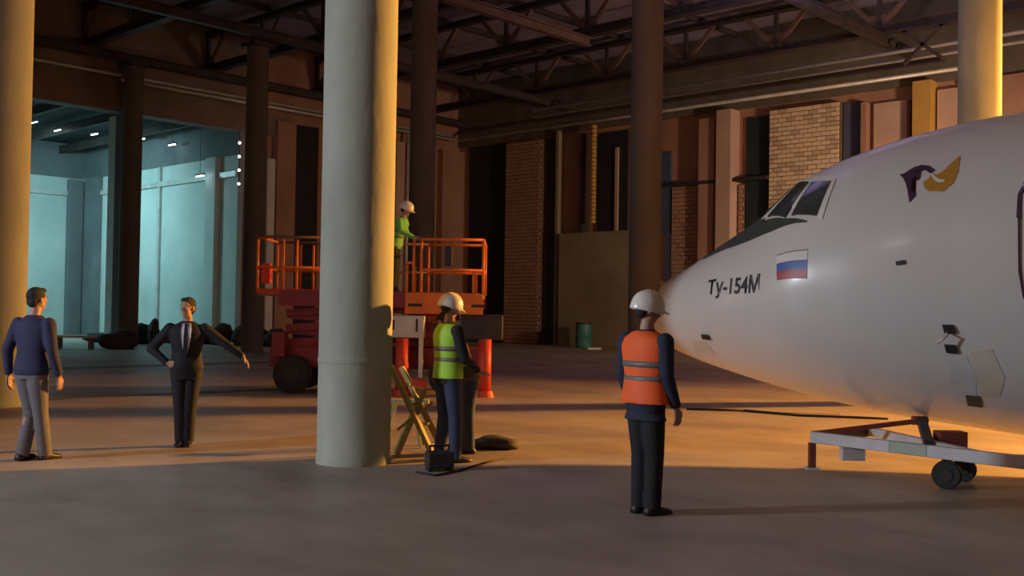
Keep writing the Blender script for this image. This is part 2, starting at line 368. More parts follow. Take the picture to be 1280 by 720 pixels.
cl = ['dark round column between the two lit openings on the left', 'dark round column right of the wide cyan lit opening', 'dark round column behind the worker on the lift', 'dark round column just left of the aircraft nose', 'orange lit round column rising behind the aircraft roof']
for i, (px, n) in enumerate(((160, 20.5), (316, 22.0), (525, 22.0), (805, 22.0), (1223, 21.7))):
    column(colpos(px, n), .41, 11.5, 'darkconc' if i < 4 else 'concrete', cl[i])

# glints under the annex roof, added as glowing tubes on hangers
for i, (px, py, X) in enumerate(((72, 163, -50), (118, 168, -48), (43, 153, -52), (177, 174, -49), (215, 181, -47), (250, 220, -44))):
    p = onX(px, py, X); z = p.z
    t = thing('tube_lamp', ['long bright tube lamp left in the annex roof', 'bright tube lamp in the annex roof beside the white jamb', 'small tube lamp at the far left of the annex roof',
              'small tube lamp just right of the dark column in the annex', 'tube lamp over the middle of the wide cyan opening', 'lowest tube lamp over the wide cyan opening'][i], 'lamp', (p.x, p.y, z), 0, 'tube lamps in the annex')
    MB().box(-.35, .35, -.06, .06, .03, .1).build('housing', M['steel'], t)
    MB().tube((-.32, 0, 0), (.32, 0, 0), .03, n=8).build('lamp_tube', M['lampglass'], t)
    MB().tube((0, 0, .1), (0, 0, 10.58 - z), .012, n=6).build('hanger', M['steel'], t)
st = onX(299, 205, XL + .45)
t = thing('string_of_lamps', 'vertical string of four small bright lamps at the edge of the annex opening', 'lamp', (st.x, st.y, st.z - 1.0))
MB().tube((0, 0, -.1), (0, 0, 9.7 - (st.z - 1.0)), .015, n=6).build('cable', M['rubber'], t)
for k in range(4): MB().ball((0, 0, .1 + k * .62), .06, 10, 6).build('bulb', M['lampglass'], t, True)  # reflected glints drawn as glowing balls on an added cable

# floor shadow streaks, painted as thin darker strips laid on the slab
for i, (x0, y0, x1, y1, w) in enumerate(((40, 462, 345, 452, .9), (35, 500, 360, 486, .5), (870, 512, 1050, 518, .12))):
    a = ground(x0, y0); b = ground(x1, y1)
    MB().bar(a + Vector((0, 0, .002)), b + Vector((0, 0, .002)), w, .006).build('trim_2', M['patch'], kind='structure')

# rubble sacks and dark heap along the foot of the left wall
def lump(name, m, parent, c, r, seed, n=14, k=9):
    rnd = random.Random(seed); mb = MB(); mb.ball((0, 0, 0), 1, n, k)
    out = []
    ph = [rnd.uniform(0, 6) for _ in range(6)]
    for v in mb.v:
        d = 1 + .13 * math.sin(4 * v[0] + ph[0]) * math.cos(3 * v[1] + ph[1]) + .1 * math.sin(7 * v[2] + ph[2] + 3 * v[0])
        z = v[2] * d
        out.append((c[0] + v[0] * d * r[0], c[1] + v[1] * d * r[1], max(0.0, c[2] + z * r[2])))
    mb.v = out
    return mb.build(name, M[m], parent, True)
hp = [(66, 432, .5, .3), (128, 428, 1.0, .45), (150, 436, .8, .7), (178, 430, .7, .9), (192, 431, .6, 1.05), (212, 429, .7, .6), (255, 430, .8, .75), (276, 431, .8, .95), (300, 432, .9, .8), (324, 433, .75, .7), (346, 434, .6, .8)]
ll = ['small dark rubble sack furthest left under the cyan wall', 'low dark rubble sack left of the dark column', 'dark rubble sack at the foot of the dark column', 'lumpy dark sack just right of the dark column', 'tallest round dark sack seen left of the man in the suit',
      'dark sack hidden behind the man in the dark suit', 'dark sack right behind the suited man', 'tall dark sack beside the second dark column', 'wide dark sack at the foot of the second dark column', 'dark sack right of the white jamb strip', 'dark sack beside the wheel of the lift']
for i, (px, py, r, h) in enumerate(hp):
    p = ground(px, py)
    o = lump('rubble_sack', 'tarp', None, (0, 0, h * .42), (r * .88, r * .42, h * .6), i); o.location = p; o.rotation_euler.z = i * .7
    tag(o, ll[i], 'sack', 'dark heap along the foot of the left wall')
p = ground(94, 436)
t = thing('low_bench', 'low whitish bench in front of the cyan lit wall at left', 'bench', p, TH)
MB().box(-.75, .75, -.2, .2, .42, .5).build('seat', M['white'], t)
for s_ in (-.6, .6): MB().box(s_ - .05, s_ + .05, -.17, .17, 0, .42).build('leg', M['annexdark'], t)
p = ground(743, 437)
t = thing('floor_channel', 'short pale steel channel lying on the floor before the olive panel', 'channel', p, TH)
MB().box(-.3, .3, -.06, .06, 0, .03).build('web', M['white'], t); MB().box(-.3, .3, -.06, -.045, .03, .09).build('flange', M['white'], t); MB().box(-.3, .3, .045, .06, .03, .09).build('flange', M['white'], t)
p = ground(749, 434) - Vector((0, 1.2, 0))
t = thing('plastic_drum', 'small dark teal drum in front of the olive panel', 'drum', p)
shade(MB().rings([(0, 0, 0, .36, .36), (0, 0, .04, .4, .4), (0, 0, .5, .4, .4), (0, 0, .53, .42, .42), (0, 0, .56, .4, .4), (0, 0, 1.1, .38, .38), (0, 0, 1.14, .34, .34)], 20).build('barrel', M['teal'], t))
shade(MB().rings([(0, 0, 1.14, .37, .37), (0, 0, 1.2, .37, .37)], 20).build('lid', M['darkbox'], t))

# ================================================================== AIRLINER
N0 = (1.86, 13.3); DA = Vector((.916, -.40)).normalized()
PROF = [(0.0, 1.70, 1.62), (.01, 1.86, 1.50), (0.03, 1.95, 1.40), (0.1, 2.06, 1.31), (0.25, 2.17, 1.224), (0.5, 2.315, 1.126), (0.75, 2.476, 1.041), (1.0, 2.643, 0.969), (1.25, 2.798, 0.895), (1.5, 3.019, 0.831), (1.75, 3.256, 0.767), (2.0, 3.408, 0.712), (2.5, 3.611, 0.613), (3.0, 3.762, 0.531), (3.5, 3.872, 0.473), (4.0, 3.959, 0.42), (4.5, 4.019, 0.368), (5.0, 4.062, 0.328), (6.0, 4.092, 0.298), (15.0, 4.092, 0.298)]
PT = np.array(PROF)
def prof(t):
    e = min(.12, t * .3)
    k = [t - e, t - e / 2, t, t + e / 2, t + e]
    a = float(np.mean(np.interp(k, PT[:, 0], PT[:, 1]))); b = float(np.mean(np.interp(k, PT[:, 0], PT[:, 2])))
    h = (a - b) / 2; w = h * float(np.interp(t, [0, 1, 2, 3.5, 6], [1.1, 1.1, 1.05, 1, 1])); return (a + b) / 2, h, w
def S(t, th, off=0.0):         # point on the skin; th is measured from the crown, positive on the port side
    zc, h, w = prof(t)
    n = Vector((0, -math.sin(th) / w, math.cos(th) / h)).normalized()
    return Vector((t, -w * math.sin(th), zc + h * math.cos(th))) + n * off
dw = W(DA.x, DA.y)
plane = thing('airliner', 'white jet airliner nose with a cockpit, flag and dark lettering, standing at right', 'aircraft', W(N0[0], N0[1], 0), math.atan2(dw.y, dw.x))
mb = MB(); tl = [0.0] + [.5 * (k / 22) ** 2 for k in range(1, 23)] + [.5 + .075 * k for k in range(1, 75)] + [6.5, 7.5, 9, 11, 13, 15]
NA = 72; vs = [S(t, 2 * PI * i / NA) for t in tl for i in range(NA)]
fs = [(j * NA + i, (j + 1) * NA + i, (j + 1) * NA + (i + 1) % NA, j * NA + (i + 1) % NA) for j in range(len(tl) - 1) for i in range(NA)]
fs += [tuple(range(NA)), tuple((len(tl) - 1) * NA + i for i in range(NA))[::-1]]
mb.add(vs, fs); fus = mb.build('fuselage', M['plane'], plane, True)
def skin_patch(name, m, rows, off=.006, parent=None, thick=True, sub=6, mirror=False, label=None):
    """rows: list of (t_left, th_left, t_right, th_right) from top to bottom; a plate lying on the skin"""
    sg = -1 if mirror else 1; pts = []
    R2 = []
    for k in range(len(rows) - 1):
        for j in range(sub + (k == len(rows) - 2)):
            f = j / sub; R2.append([a + (b - a) * f for a, b in zip(rows[k], rows[k + 1])])
    C = 10
    for o_ in (off, -.01):
        for r in R2:
            for i in range(C + 1):
                f = i / C; pts.append(S(r[0] + (r[2] - r[0]) * f, sg * (r[1] + (r[3] - r[1]) * f), o_))
    n = len(R2); w = C + 1; q = []
    for j in range(n - 1):
        for i in range(C): q.append((j * w + i, (j + 1) * w + i, (j + 1) * w + i + 1, j * w + i + 1))
    B = n * w; edge = [i for i in range(w)] + [(j * w + C) for j in range(1, n)] + [(n - 1) * w + i for i in range(C - 1, -1, -1)] + [j * w for j in range(n - 2, 0, -1)]
    for a, b in zip(edge, edge[1:] + edge[:1]): q.append((a, b, B + b, B + a))
    m_ = MB(); m_.add(pts, q); o = shade(m_.build(name, M[m], parent or plane, True), 50)
    if label: o['label'] = label
    return o
for mi in (False, True):
    # black-green anti glare panel: crown edge to lower edge
    sg = -1 if mi else 1
    lo = [(.655, .47), (.8, .56), (1.05, .70), (1.35, .84), (1.62, .965), (1.82, 1.02), (2.02, 1.075)]
    up = [(.62, 0), (.8, 0), (1.05, 0), (1.36, 0), (1.44, .62), (1.75, .91), (2.02, 1.06)]
    pts = []; q = []; C = 8
    mm = []
    for k in range(len(lo) - 1):
        for j in range(4): f = j / 4; mm.append(([a + (b - a) * f for a, b in zip(lo[k], lo[k + 1])], [a + (b - a) * f for a, b in zip(up[k], up[k + 1])]))
    mm.append((lo[-1], up[-1]))
    for l, u in mm:
        for i in range(C + 1): f = i / C; pts.append(S(u[0] + (l[0] - u[0]) * f, sg * (u[1] + (l[1] - u[1]) * f), .005))
    for j in range(len(mm) - 1):
        for i in range(C): q.append((j * 9 + i, j * 9 + i + 1, (j + 1) * 9 + i + 1, (j + 1) * 9 + i))
    m_ = MB(); m_.add(pts, q); m_.build('antiglare_panel', M['antiglare'], plane, True)
    # white window surround then the two panes of this side
    skin_patch('window_frame', 'white', [(1.80, .24, 2.29, .69), (1.40, .50, 2.19, 1.09)], .012, mirror=mi)
    skin_patch('cockpit_window', 'cockpit', [(1.835, .36, 1.965, .545), (1.50, .615, 1.755, .905)], .02, mirror=mi)
    skin_patch('cockpit_window', 'cockpit', [(2.0, .575, 2.235, .70), (1.83, .925, 2.125, 1.045)], .02, mirror=mi)
    skin_patch('windscreen_pane', 'cockpit', [(1.80, .03, 1.80, .32), (1.42, .03, 1.43, .47)], .02, mirror=mi)
# flag, its three stripes
FT = [(1.696, 1.272), (1.711, 1.513), (2.05, 1.322), (2.05, 1.56)]
def fl_at(u, v):
    l = [FT[0][0] + (FT[1][0] - FT[0][0]) * v, FT[0][1] + (FT[1][1] - FT[0][1]) * v]; r = [FT[2][0] + (FT[3][0] - FT[2][0]) * v, FT[2][1] + (FT[3][1] - FT[2][1]) * v]
    return l[0] + (r[0] - l[0]) * u, l[1] + (r[1] - l[1]) * u
for nm, m, v0, v1 in (('flag_stripe', 'fwhite', .04, .36), ('flag_stripe', 'fblue', .36, .68), ('flag_stripe', 'fred', .68, 1.0), ('flag_edge', 'band', 0, .04)):
    a = fl_at(0, v0); b = fl_at(1, v0); c = fl_at(0, v1); e = fl_at(1, v1)
    skin_patch(nm, m, [(a[0], a[1], b[0], b[1]), (c[0], c[1], e[0], e[1])], .005, sub=3)
# lettering
cu = bpy.data.curves.new('lettering', 'FONT'); cu.body = '\u0422\u0443-154\u041c'; cu.size = 1; cu.offset = .024; cu.resolution_u = 3; cu.space_character = 1.0; cu.shear = .05
to = bpy.data.objects.new('lettering', cu); COL.objects.link(to); bpy.context.view_layer.update()
tm = bpy.data.meshes.new_from_object(to.evaluated_get(bpy.context.evaluated_depsgraph_get())); bpy.data.objects.remove(to)
xs = [v.co.x for v in tm.vertices]; ys = [v.co.y for v in tm.vertices]; x0, x1, y1 = min(xs), max(xs), max(ys)
for v in tm.vertices:
    u = (v.co.x - x0) / (x1 - x0); w = v.co.y / y1
    t0, t1 = .835, 1.505; h0 = 1.387 + (1.558 - 1.387) * u; h1 = 1.157 + (1.372 - 1.157) * u
    v.co = S(t0 + (t1 - t0) * u, h0 + (h1 - h0) * w, .006)
tm.materials.clear(); tm.materials.append(M['ink'])
lo_ = bpy.data.objects.new('lettering', tm); COL.objects.link(lo_); lo_.parent = plane
# emblem on the cabin side: a dark ribbon shape and a gold one, drawn on a 100 x 60 field
ET = [(2.95, .80), (3.02, 1.12), (3.56, .80), (3.60, 1.10)]
def em(u, v):
    l = (ET[0][0] + (ET[1][0] - ET[0][0]) * v, ET[0][1] + (ET[1][1] - ET[0][1]) * v); r = (ET[2][0] + (ET[3][0] - ET[2][0]) * v, ET[2][1] + (ET[3][1] - ET[2][1]) * v)
    return l[0] + (r[0] - l[0]) * u, l[1] + (r[1] - l[1]) * u
def strip(name, m, top, bot, off=.006):
    pts = []; q = []
    for (a, b), (c, e) in zip(top, bot):
        for k in range(5):
            f = k / 4; t, th = em((a + (c - a) * f) / 100, (b + (e - b) * f) / 60); pts.append(S(t, th, off))
    for j in range(len(top) - 1):
        for k in range(4): q.append((j * 5 + k, j * 5 + k + 1, (j + 1) * 5 + k + 1, (j + 1) * 5 + k))
    m_ = MB(); m_.add(pts, q); return m_.build(name, M[m], plane, True)
strip('emblem_dark_shape', 'purple', [(0, 12), (8, 12), (16, 8), (26, 4), (38, 3), (50, 8), (58, 18)], [(7, 22), (9, 38), (10, 60), (22, 52), (24, 16), (42, 14), (50, 22)])
strip('emblem_dark_shape', 'purple', [(27, 12), (33, 10), (36, 12)], [(27, 30), (31, 27), (33, 24)])
strip('emblem_gold_shape', 'gold', [(52, 22), (60, 26), (70, 22), (82, 12), (99, 0)], [(42, 34), (50, 50), (66, 54), (84, 44), (93, 28)])
strip('emblem_gold_shape', 'gold', [(36, 34), (40, 32), (44, 30)], [(38, 44), (43, 49), (50, 51)])
strip('emblem_white_cut', 'fwhite', [(52, 22), (57, 30), (63, 35), (70, 37)], [(50, 26), (54, 35), (61, 40), (71, 40)], .010)
# marks, probes and patches
skin_patch('static_port', 'ink', [(2.955, 1.505, 3.04, 1.50), (2.965, 1.53, 3.05, 1.525)], .02, sub=2)
skin_patch('nose_sensor', 'ink', [(.74, 2.03, .83, 2.03), (.76, 2.09, .86, 2.09)], .04, sub=2)
skin_patch('primer_patch', 'patchy', [(.60, 2.20, .78, 2.16), (.62, 2.46, .90, 2.42)], .004, sub=3)
for z, k in ((1.925, 0), (2.055, 1)):
    skin_patch('probe_base', 'ink', [(3.40 + .02 * k, z - .02, 3.50 + .02 * k, z - .02), (3.42 + .02 * k, z + .03, 3.53 + .02 * k, z + .03)], .03, sub=2)
p0 = S(3.45, 1.95, .0); MB().path([p0, S(3.44, 1.95, .12), S(3.36, 1.99, .14)], .012).build('pitot_probe', M['pipe'], plane, True)
skin_patch('drain_streak', 'paleblue', [(3.45, 2.10, 3.62, 2.10), (3.48, 2.25, 3.72, 2.25), (3.5, 2.50, 3.72, 2.50)], .003, sub=3)
skin_patch('primer_patch', 'patchy', [(3.66, 2.07, 3.86, 2.05), (3.72, 2.28, 3.98, 2.24), (3.78, 2.42, 3.94, 2.40)], .0035, sub=3)
skin_patch('belly_vent', 'antiglare', [(3.62, 2.42, 3.76, 2.42), (3.64, 2.53, 3.78, 2.53)], .01, sub=2)
# cabin door outline (its dark forward edge shows at the right border) and windows further aft
dp = [(4.16, 1.08), (4.10, 1.16), (4.085, 1.3), (4.085, 1.45), (4.09, 1.6), (4.13, 1.74), (4.2, 1.8)]
d2 = dp + [(4.85, 1.8), (4.93, 1.7), (4.95, 1.45), (4.93, 1.16), (4.85, 1.08), (4.16, 1.08)]
mdr = MB()
for (a, b), (c, e) in zip(d2, d2[1:]): mdr.bar(S(a, b, .006), S(c, e, .006), .045, .02)
mdr.build('door_seal', M['purple'], plane)
skin_patch('door', 'plane', [(4.12, 1.10, 4.91, 1.10), (4.11, 1.78, 4.92, 1.78)], .012, sub=10)
for k in range(12):
    t = 5.6 + k * .75
    sp = [(t + .13 * math.cos(a), 1.42 + .10 * math.sin(a)) for a in [2 * PI * i / 16 for i in range(16)]]
    m_ = MB(); m_.add([S(a, b, .01) for a, b in sp] + [S(a, b, -.01) for a, b in sp], [tuple(range(16))] + [(i, (i + 1) % 16, 16 + (i + 1) % 16, 16 + i) for i in range(16)]); m_.build('cabin_window', M['cockpit'], plane)
# support stand under the belly, outside the picture
for k in range(2):
    t = 6.6 + k * 5
    pw = plane.matrix_basis @ Vector((t, 0, 0))
    cr = thing('support_cradle', ['low steel cradle under the belly just behind the cabin door', 'low steel cradle under the belly furthest aft'][k], 'cradle', (pw.x, pw.y, 0), plane.rotation_euler.z, 'steel cradles under the aircraft belly')
    MB().box(-.25, .25, -.9, .9, 0, .14).build('base', M['steel2'], cr)
    MB().box(-.2, .2, -.45, .45, .14, .285).build('pad', M['rubber'], cr)

# ================================================================== TROLLEY under the nose
def wheel(parent, c, r, w, ax, name='wheel'):
    c = Vector(c); ax = Vector(ax).normalized()
    o = shade(MB().tube(c - ax * w / 2, c + ax * w / 2, r * .9, n=24).tube(c - ax * w * .38, c + ax * w * .38, r, n=24).build(name, M['tyre'], parent))
    MB().tube(c - ax * (w / 2 + .012), c + ax * (w / 2 + .012), r * .42, n=16).build('hub', M['darkbox'], o); return o
o3 = W(3.32, 11.45); tr = thing('tow_trolley', 'low grey white triangular tow trolley with small black wheels under the aircraft nose', 'trolley', (o3.x, o3.y, 0), TH)
n0 = Vector((0, 0, .35)); dn = Vector((.64, -.77, 0)); n1 = n0 + dn * 3.6
perp = Vector((.77, .64, 0))
f0 = Vector((.83, .62, .36)); f1 = n0 + dn * 1.95
n1 = n0 + dn * 3.6
MB().bar(n0, n0 + dn * .95, .09, .12).build('side_rail', M['trolley'], tr, bevel=.01)
MB().bar(n0 + dn * .95, n0 + dn * 1.35, .088, .118).build('side_rail', M['trolleyg'], tr, bevel=.01)
MB().bar(n0 + dn * 1.35, n1, .09, .12).build('side_rail', M['trolley'], tr, bevel=.01)
MB().bar(f0, f1 - Vector((0, 0, .0)), .09, .10).build('diagonal_rail', M['trolley'], tr, bevel=.01)
MB().bar(n0 + Vector((.03, .03, 0)), f0, .09, .12).build('cross_rail', M['darkbox'], tr, bevel=.01)
f2 = f1 + dn * 1.7 + perp * 1.3
MB().bar(f1 + dn * .1, f2 + Vector((0, 0, 0)), .08, .1).build('far_rail', M['trolleyg'], tr)
MB().bar(n1 - dn * .05, n1 - dn * .05 + perp * 1.35, .09, .1).build('cross_rail', M['trolley'], tr)
MB().bar(n0 + Vector((0, 0, -.06)), Vector((0, 0, .0)), .07, .07).build('leg', M['redpaint'], tr)
MB().box(-.07, .07, -.07, .07, 0, .02).build('foot', M['trolley'], tr)
ap = Vector((1.22, .05, .545))
MB().bar(n0 + Vector((.05, .02, .04)), ap, .045, .05).build('tow_bar', M['redpaint'], tr)
MB().bar(ap, n0 + dn * 1.2 + perp * .28 + Vector((0, 0, .03)), .09, .09).build('hydraulic_strut', M['darkbox'], tr)
MB().tube(ap + Vector((-.1, 0, 0)), ap + Vector((.06, 0, 0)), .05, n=12).build('hinge', M['redpaint'], tr)
jx = n0 + dn * 1.25 + perp * .62
MB().box(jx.x - .14, jx.x + .14, jx.y - .1, jx.y + .1, .34, .5).box(jx.x - .1, jx.x + .1, jx.y - .07, jx.y + .07, .26, .34).build('jack_block', M['redpaint'], tr)
cx = n0 + dn * .42 + perp * .12
MB().box(cx.x - .12, cx.x + .12, cx.y - .06, cx.y + .06, .14, .30).build('ballast_box', M['trolley'], tr)
w1 = n0 + dn * 1.52; wheel(tr, (w1.x + .02, w1.y + .0, .14), .14, .1, (.5, .86, 0))
MB().bar((w1.x, w1.y + .0, .14), (w1.x, w1.y, .30), .05).build('wheel_fork', M['darkbox'], tr)
w2 = w1 + perp * .62 + dn * -.12; wheel(tr, (w2.x, w2.y, .12), .12, .09, (.5, .86, 0))
MB().bar((w1.x, w1.y, .15), (w2.x, w2.y, .15), .035).build('axle', M['darkbox'], tr)
w3 = n1 - dn * .4; wheel(tr, (w3.x, w3.y, .14), .14, .1, (.5, .86, 0)); w4 = w3 + perp * 1.2; wheel(tr, (w4.x, w4.y, .14), .14, .1, (.5, .86, 0))
MB().bar((w3.x, w3.y, .15), (w4.x, w4.y, .15), .035).build('axle', M['darkbox'], tr)
a = ground(858, 511, .02); b = ground(930, 513, .02); c = ground(1000, 519, .02); e = ground(1110, 523, .02)
tag(MB().path([a, b, c, e], .02).build('power_cable', M['rubber'], smooth=True), 'dark cable lying on the floor behind the tow trolley', 'cable')

# ================================================================== SCISSOR LIFT
lo = W(-2.79, 21.3); lift = thing('scissor_lift', 'long orange and red scissor lift with railings behind the big grey column', 'lift', (lo.x, lo.y, 0), TH)
HX, HY = 2.22, .85
MB().box(-HX, HX, -HY, HY, 1.92, 2.0).build('platform_deck', M['steel2'], lift)
MB().box(.69, HX, -HY - .02, -HY + .02, 1.6, 2.02).build('toe_board', M['liftorange'], lift, bevel=.01)
MB().box(.69, HX, HY - .02, HY + .02, 1.72, 2.02).build('toe_board', M['liftorange'], lift)
MB().box(-HX, -1.0, -HY - .02, -HY + .02, 1.95, 2.05).build('toe_board', M['liftred'], lift)
MB().box(-1.78, .69, -HY - .03, -HY + .02, 1.72, 2.03).build('platform_skirt', M['maroon'], lift)
for x in (.75, 1.35, 2.0): MB().box(x, x + .28, -HY - .035, -HY - .02, 1.74, 1.8).build('slot', M['darkbox'], lift)
rail = lambda p, q, r=.028, m='liftorange', n='guard_rail': MB().tube(p, q, r, n=8).build(n, M[m], lift, True)
for y in (-HY, HY):
    for z in (3.07, 2.47):
        rail((1.0, y, z), (HX, y, z)); rail((-HX, y, z), (-.9, y, z), m='steel2' if z > 3 else 'liftorange')
        if y > 0: rail((-.9, y, z), (1.0, y, z), m='steel2')
    for x in (.85, 1.0, HX): rail((x, y, 2.0), (x, y, 3.07), n='rail_post')
    for x in (-HX, -1.72, -1.45, -.9): rail((x, y, 2.0), (x, y, 3.02), n='rail_post')
    rail((2.03, y, 2.0), (2.03, y, 2.47), n='rail_post'); rail((.72, y, 2.0), (.72, y, 2.6), n='rail_post')
rail((.72, -HY, 2.6), (.85, -HY, 2.6))
for x in (-HX, HX):
    for z in (3.07, 2.47): rail((x, -HY, z), (x, HY, z))
MB().box(-2.16, -1.98, -HY + .05, -HY + .25, 2.15, 2.55).build('control_box', M['liftred'], lift, bevel=.02)
MB().box(1.45, 1.6, -HY + .05, -HY + .2, 2.55, 2.95).build('control_box', M['darkbox'], lift, bevel=.02)
# folded scissor arms
for y in (-.55, .55):
    for k in range(3):
        z = .98 + k * .3
        MB().bar((-1.7, y, z), (1.7, y, z + .26), .06, .14).build('scissor_arm', M['maroon'], lift)
        MB().bar((-1.7, y + .09, z + .26), (1.7, y + .09, z), .06, .14).build('scissor_arm', M['maroon'], lift)
MB().box(-2.0, 2.2, -.62, .62, .5, .92).build('chassis', M['maroon'], lift, bevel=.02)
MB().box(.33, 1.08, -.95, -.62, 1.13, 1.56).build('equipment_box', M['liftwhite'], lift, bevel=.015)
MB().box(.33, .45, -.9, -.64, .35, 1.13).box(.98, 1.06, -.9, -.64, .35, 1.13).build('box_leg', M['liftwhite'], lift)
MB().box(.45, .5, -.965, -.95, 1.28, 1.48).box(.92, .96, -.965, -.95, 1.25, 1.5).build('latch', M['darkbox'], lift)
MB().box(1.78, 2.62, -.7, .5, 1.1, 1.6).build('engine_box', M['darkbox'], lift, bevel=.03)
for x, m in ((.67, 'liftred'), (2.28, 'liftred')):
    MB().tube((x, -.98, .12), (x, -.98, 1.12), .13, n=14).build('outrigger_leg', M['liftred'], lift, True)
    MB().tube((x, -.98, 0), (x, -.98, .12), .2, .16, n=16).build('outrigger_pad', M['liftred'], lift)
    MB().bar((x, -.98, .8), (x, -.5, .7), .14).build('outrigger_arm', M['liftred'], lift)
MB().bar((.67, -.95, .3), (1.15, -.95, .22), .14).build('step', M['liftred'], lift)
MB().box(-1.9, -1.65, -.9, -.6, .72, 1.2).build('valve_box', M['maroon'], lift)
for x in (-1.5, 1.55):
    for y in (-.78, .78): wheel(lift, (x, y, .37), .37, .3, (0, 1, 0))
    MB().tube((x, -.78, .37), (x, .78, .37), .06, n=10).build('axle', M['darkbox'], lift)

# ================================================================== PEOPLE
def remesh(mb, name, m, parent, vox, smooth=4):
    o = mb.build('tmp', None); r = o.modifiers.new('r', 'REMESH'); r.mode = 'VOXEL'; r.voxel_size = vox
    s = o.modifiers.new('s', 'SMOOTH'); s.factor = .5; s.iterations = smooth
    me = bpy.data.meshes.new_from_object(o.evaluated_get(bpy.context.evaluated_depsgraph_get()))
    bpy.data.objects.remove(o); me.materials.clear(); me.materials.append(M[m]); me.name = name
    me.polygons.foreach_set('use_smooth', [True] * len(me.polygons))
    o = bpy.data.objects.new(name, me); COL.objects.link(o); o.parent = parent; return o
def person(name, label, loc, heading, arms, legs, top, bottom, group=None, vest=None, helmet=None, hair=True, lean=0.0, headyaw=0.0, headpitch=0.0, scale=1.0, z=0.0, suit=False, skirt=.86, wide=1.0):
    """local frame: +Y is where the person faces, +X the right hand"""
    h = W(heading[0], heading[1]); t = thing(name, label, 'person', (loc.x, loc.y, z), math.atan2(-h.x, h.y), group); t.scale = (scale,) * 3
    hipz = .93
    def lx(p):                      # lean the trunk about the hips
        p = Vector(p)
        if p.z > hipz: k = (p.z - hipz); return Vector((p.x, p.y + lean * k, p.z - .5 * lean * lean * k))
        return p
    torso = [(0, 0, .84, .125, .085), (0, 0, .93, .165, .11), (0, .0, 1.02, .15, .10), (0, 0, 1.12, .135, .09), (0, .005, 1.26, .16, .105), (0, .005, 1.36, .175, .11), (0, -.005, 1.43, .15, .09), (0, -.005, 1.48, .075, .065)]
    def tr_(grow, z0=0, z1=9, pts=torso):
        out = []
        for cx, cy, z_, rx, ry in pts:
            if z0 <= z_ <= z1:
                q = lx((cx, cy, z_)); out.append((q.x, q.y, q.z, rx * wide + grow, ry + grow))
        return out
    sh = [lx((s * .185 * wide, -.005, 1.405)) for s in (-1, 1)]; hip = [Vector((s * .085, 0, .9)) for s in (-1, 1)]
    b = MB(); b.rings(tr_(0), 24)
    b.cap(lx((0, -.005, 1.46)), lx((0, .012, 1.56)), .058, .054)
    hc = lx((0, .02, 1.66)); HR = Euler((headpitch, 0, headyaw)).to_matrix()
    H_ = lambda x, y, z_: hc + HR @ Vector((x, y, z_))
    b.ball(H_(0, -.005, .025), (.076, .096, .095), 20, 14, HR); b.ball(H_(0, .028, -.045), (.056, .062, .075), 18, 12, HR)
    b.ball(H_(0, .058, -.095), (.026, .024, .022), 12, 8, HR)            # chin
    b.ball(H_(0, .082, .03), (.05, .016, .012), 12, 8, HR)               # brow
    b.cap(H_(0, .085, .012), H_(0, .103, -.028), .010, .015, 8)          # nose
    b.ball(H_(0, .086, -.06), (.024, .010, .010), 10, 8, HR)             # lips
    for s in (-1, 1): b.ball(H_(s * .078, -.005, -.01), (.010, .022, .034), 10, 8, HR); b.ball(H_(s * .036, .07, -.02), (.02, .018, .02), 10, 8, HR)
    hands = []
    for i, (el, wr, hd) in enumerate(arms):
        el = lx(el); wr = lx(wr); s = (-1, 1)[i]
        b.cap(sh[i], el, .056, .042); b.cap(el, wr, .042, .027)
        d = Vector(hd).normalized(); side = d.cross(Vector((0, 1, 0)) if abs(d.y) < .8 else Vector((0, 0, 1))).normalized()
        if abs(d.z) > .7: side = Vector((0, 1, 0)) - d * d.y; side.normalize()
        nrm = d.cross(side).normalized()
        if nrm.x * s > 0: nrm = -nrm                                       # palm side faces the body
        pc = wr + d * .055
        for q in (-1.5, -.5, .5, 1.5): b.cap(wr + d * .015 + side * q * .010, wr + d * .09 + side * q * .0195, .0155, .0125, 8)
        for q, ln in ((-1.5, .058), (-.5, .072), (.5, .078), (1.5, .07)):
            r0 = wr + d * .09 + side * q * .0205; r1 = r0 + d * ln * .5 + nrm * .008 + side * q * .002; r2 = r1 + d * ln * .42 + nrm * .022
            b.cap(r0, r1, .0098, .009, 8); b.cap(r1, r2, .009, .0075, 8)
        q0 = wr + d * .025 + side * .022; q1 = q0 + d * .035 + side * .032 + nrm * .012; q2 = q1 + d * .032 + side * .010 + nrm * .008
        b.cap(q0, q1, .0135, .011, 8); b.cap(q1, q2, .011, .009, 8)
    for i, (kn, an_, toe) in enumerate(legs):
        kn = Vector(kn); an_ = Vector(an_)
        b.cap(hip[i], kn, .082, .054); b.cap(kn, an_, .052, .036)
        cf = (kn + an_) / 2 + Vector((0, -.008, .07)); b.ball(cf, (.044, .044, .1), 12, 8)
    remesh(b, 'body', 'skin', t, .0072, 2)
    # eyes and brows
    for s in (-1, 1):
        MB().ball(H_(s * .031, .083, .008), (.013, .008, .008), 10, 8, HR).build('eye', M['shirtw'], t, True)
        MB().ball(H_(s * .031, .0895, .008), (.006, .004, .006), 8, 6, HR).build('pupil', M['ink'], t, True)
        MB().bar(H_(s * .015, .092, .032), H_(s * .05, .082, .034), .006, .007).build('eyebrow', M['hairm'], t)
    # trousers
    tm_ = MB(); tm_.rings(tr_(.022, .8, 1.03), 24)
    for i, (kn, an_, toe) in enumerate(legs):
        kn = Vector(kn); an_ = Vector(an_)
        tm_.cap(hip[i] + Vector((0, 0, -.01)), kn, .105, .078); tm_.tube(kn, an_ + Vector((0, 0, -.045)), .077, .068, 16); tm_.ball(kn, .077, 12, 8)
    remesh(tm_, 'trousers', bottom, t, .012, 4)
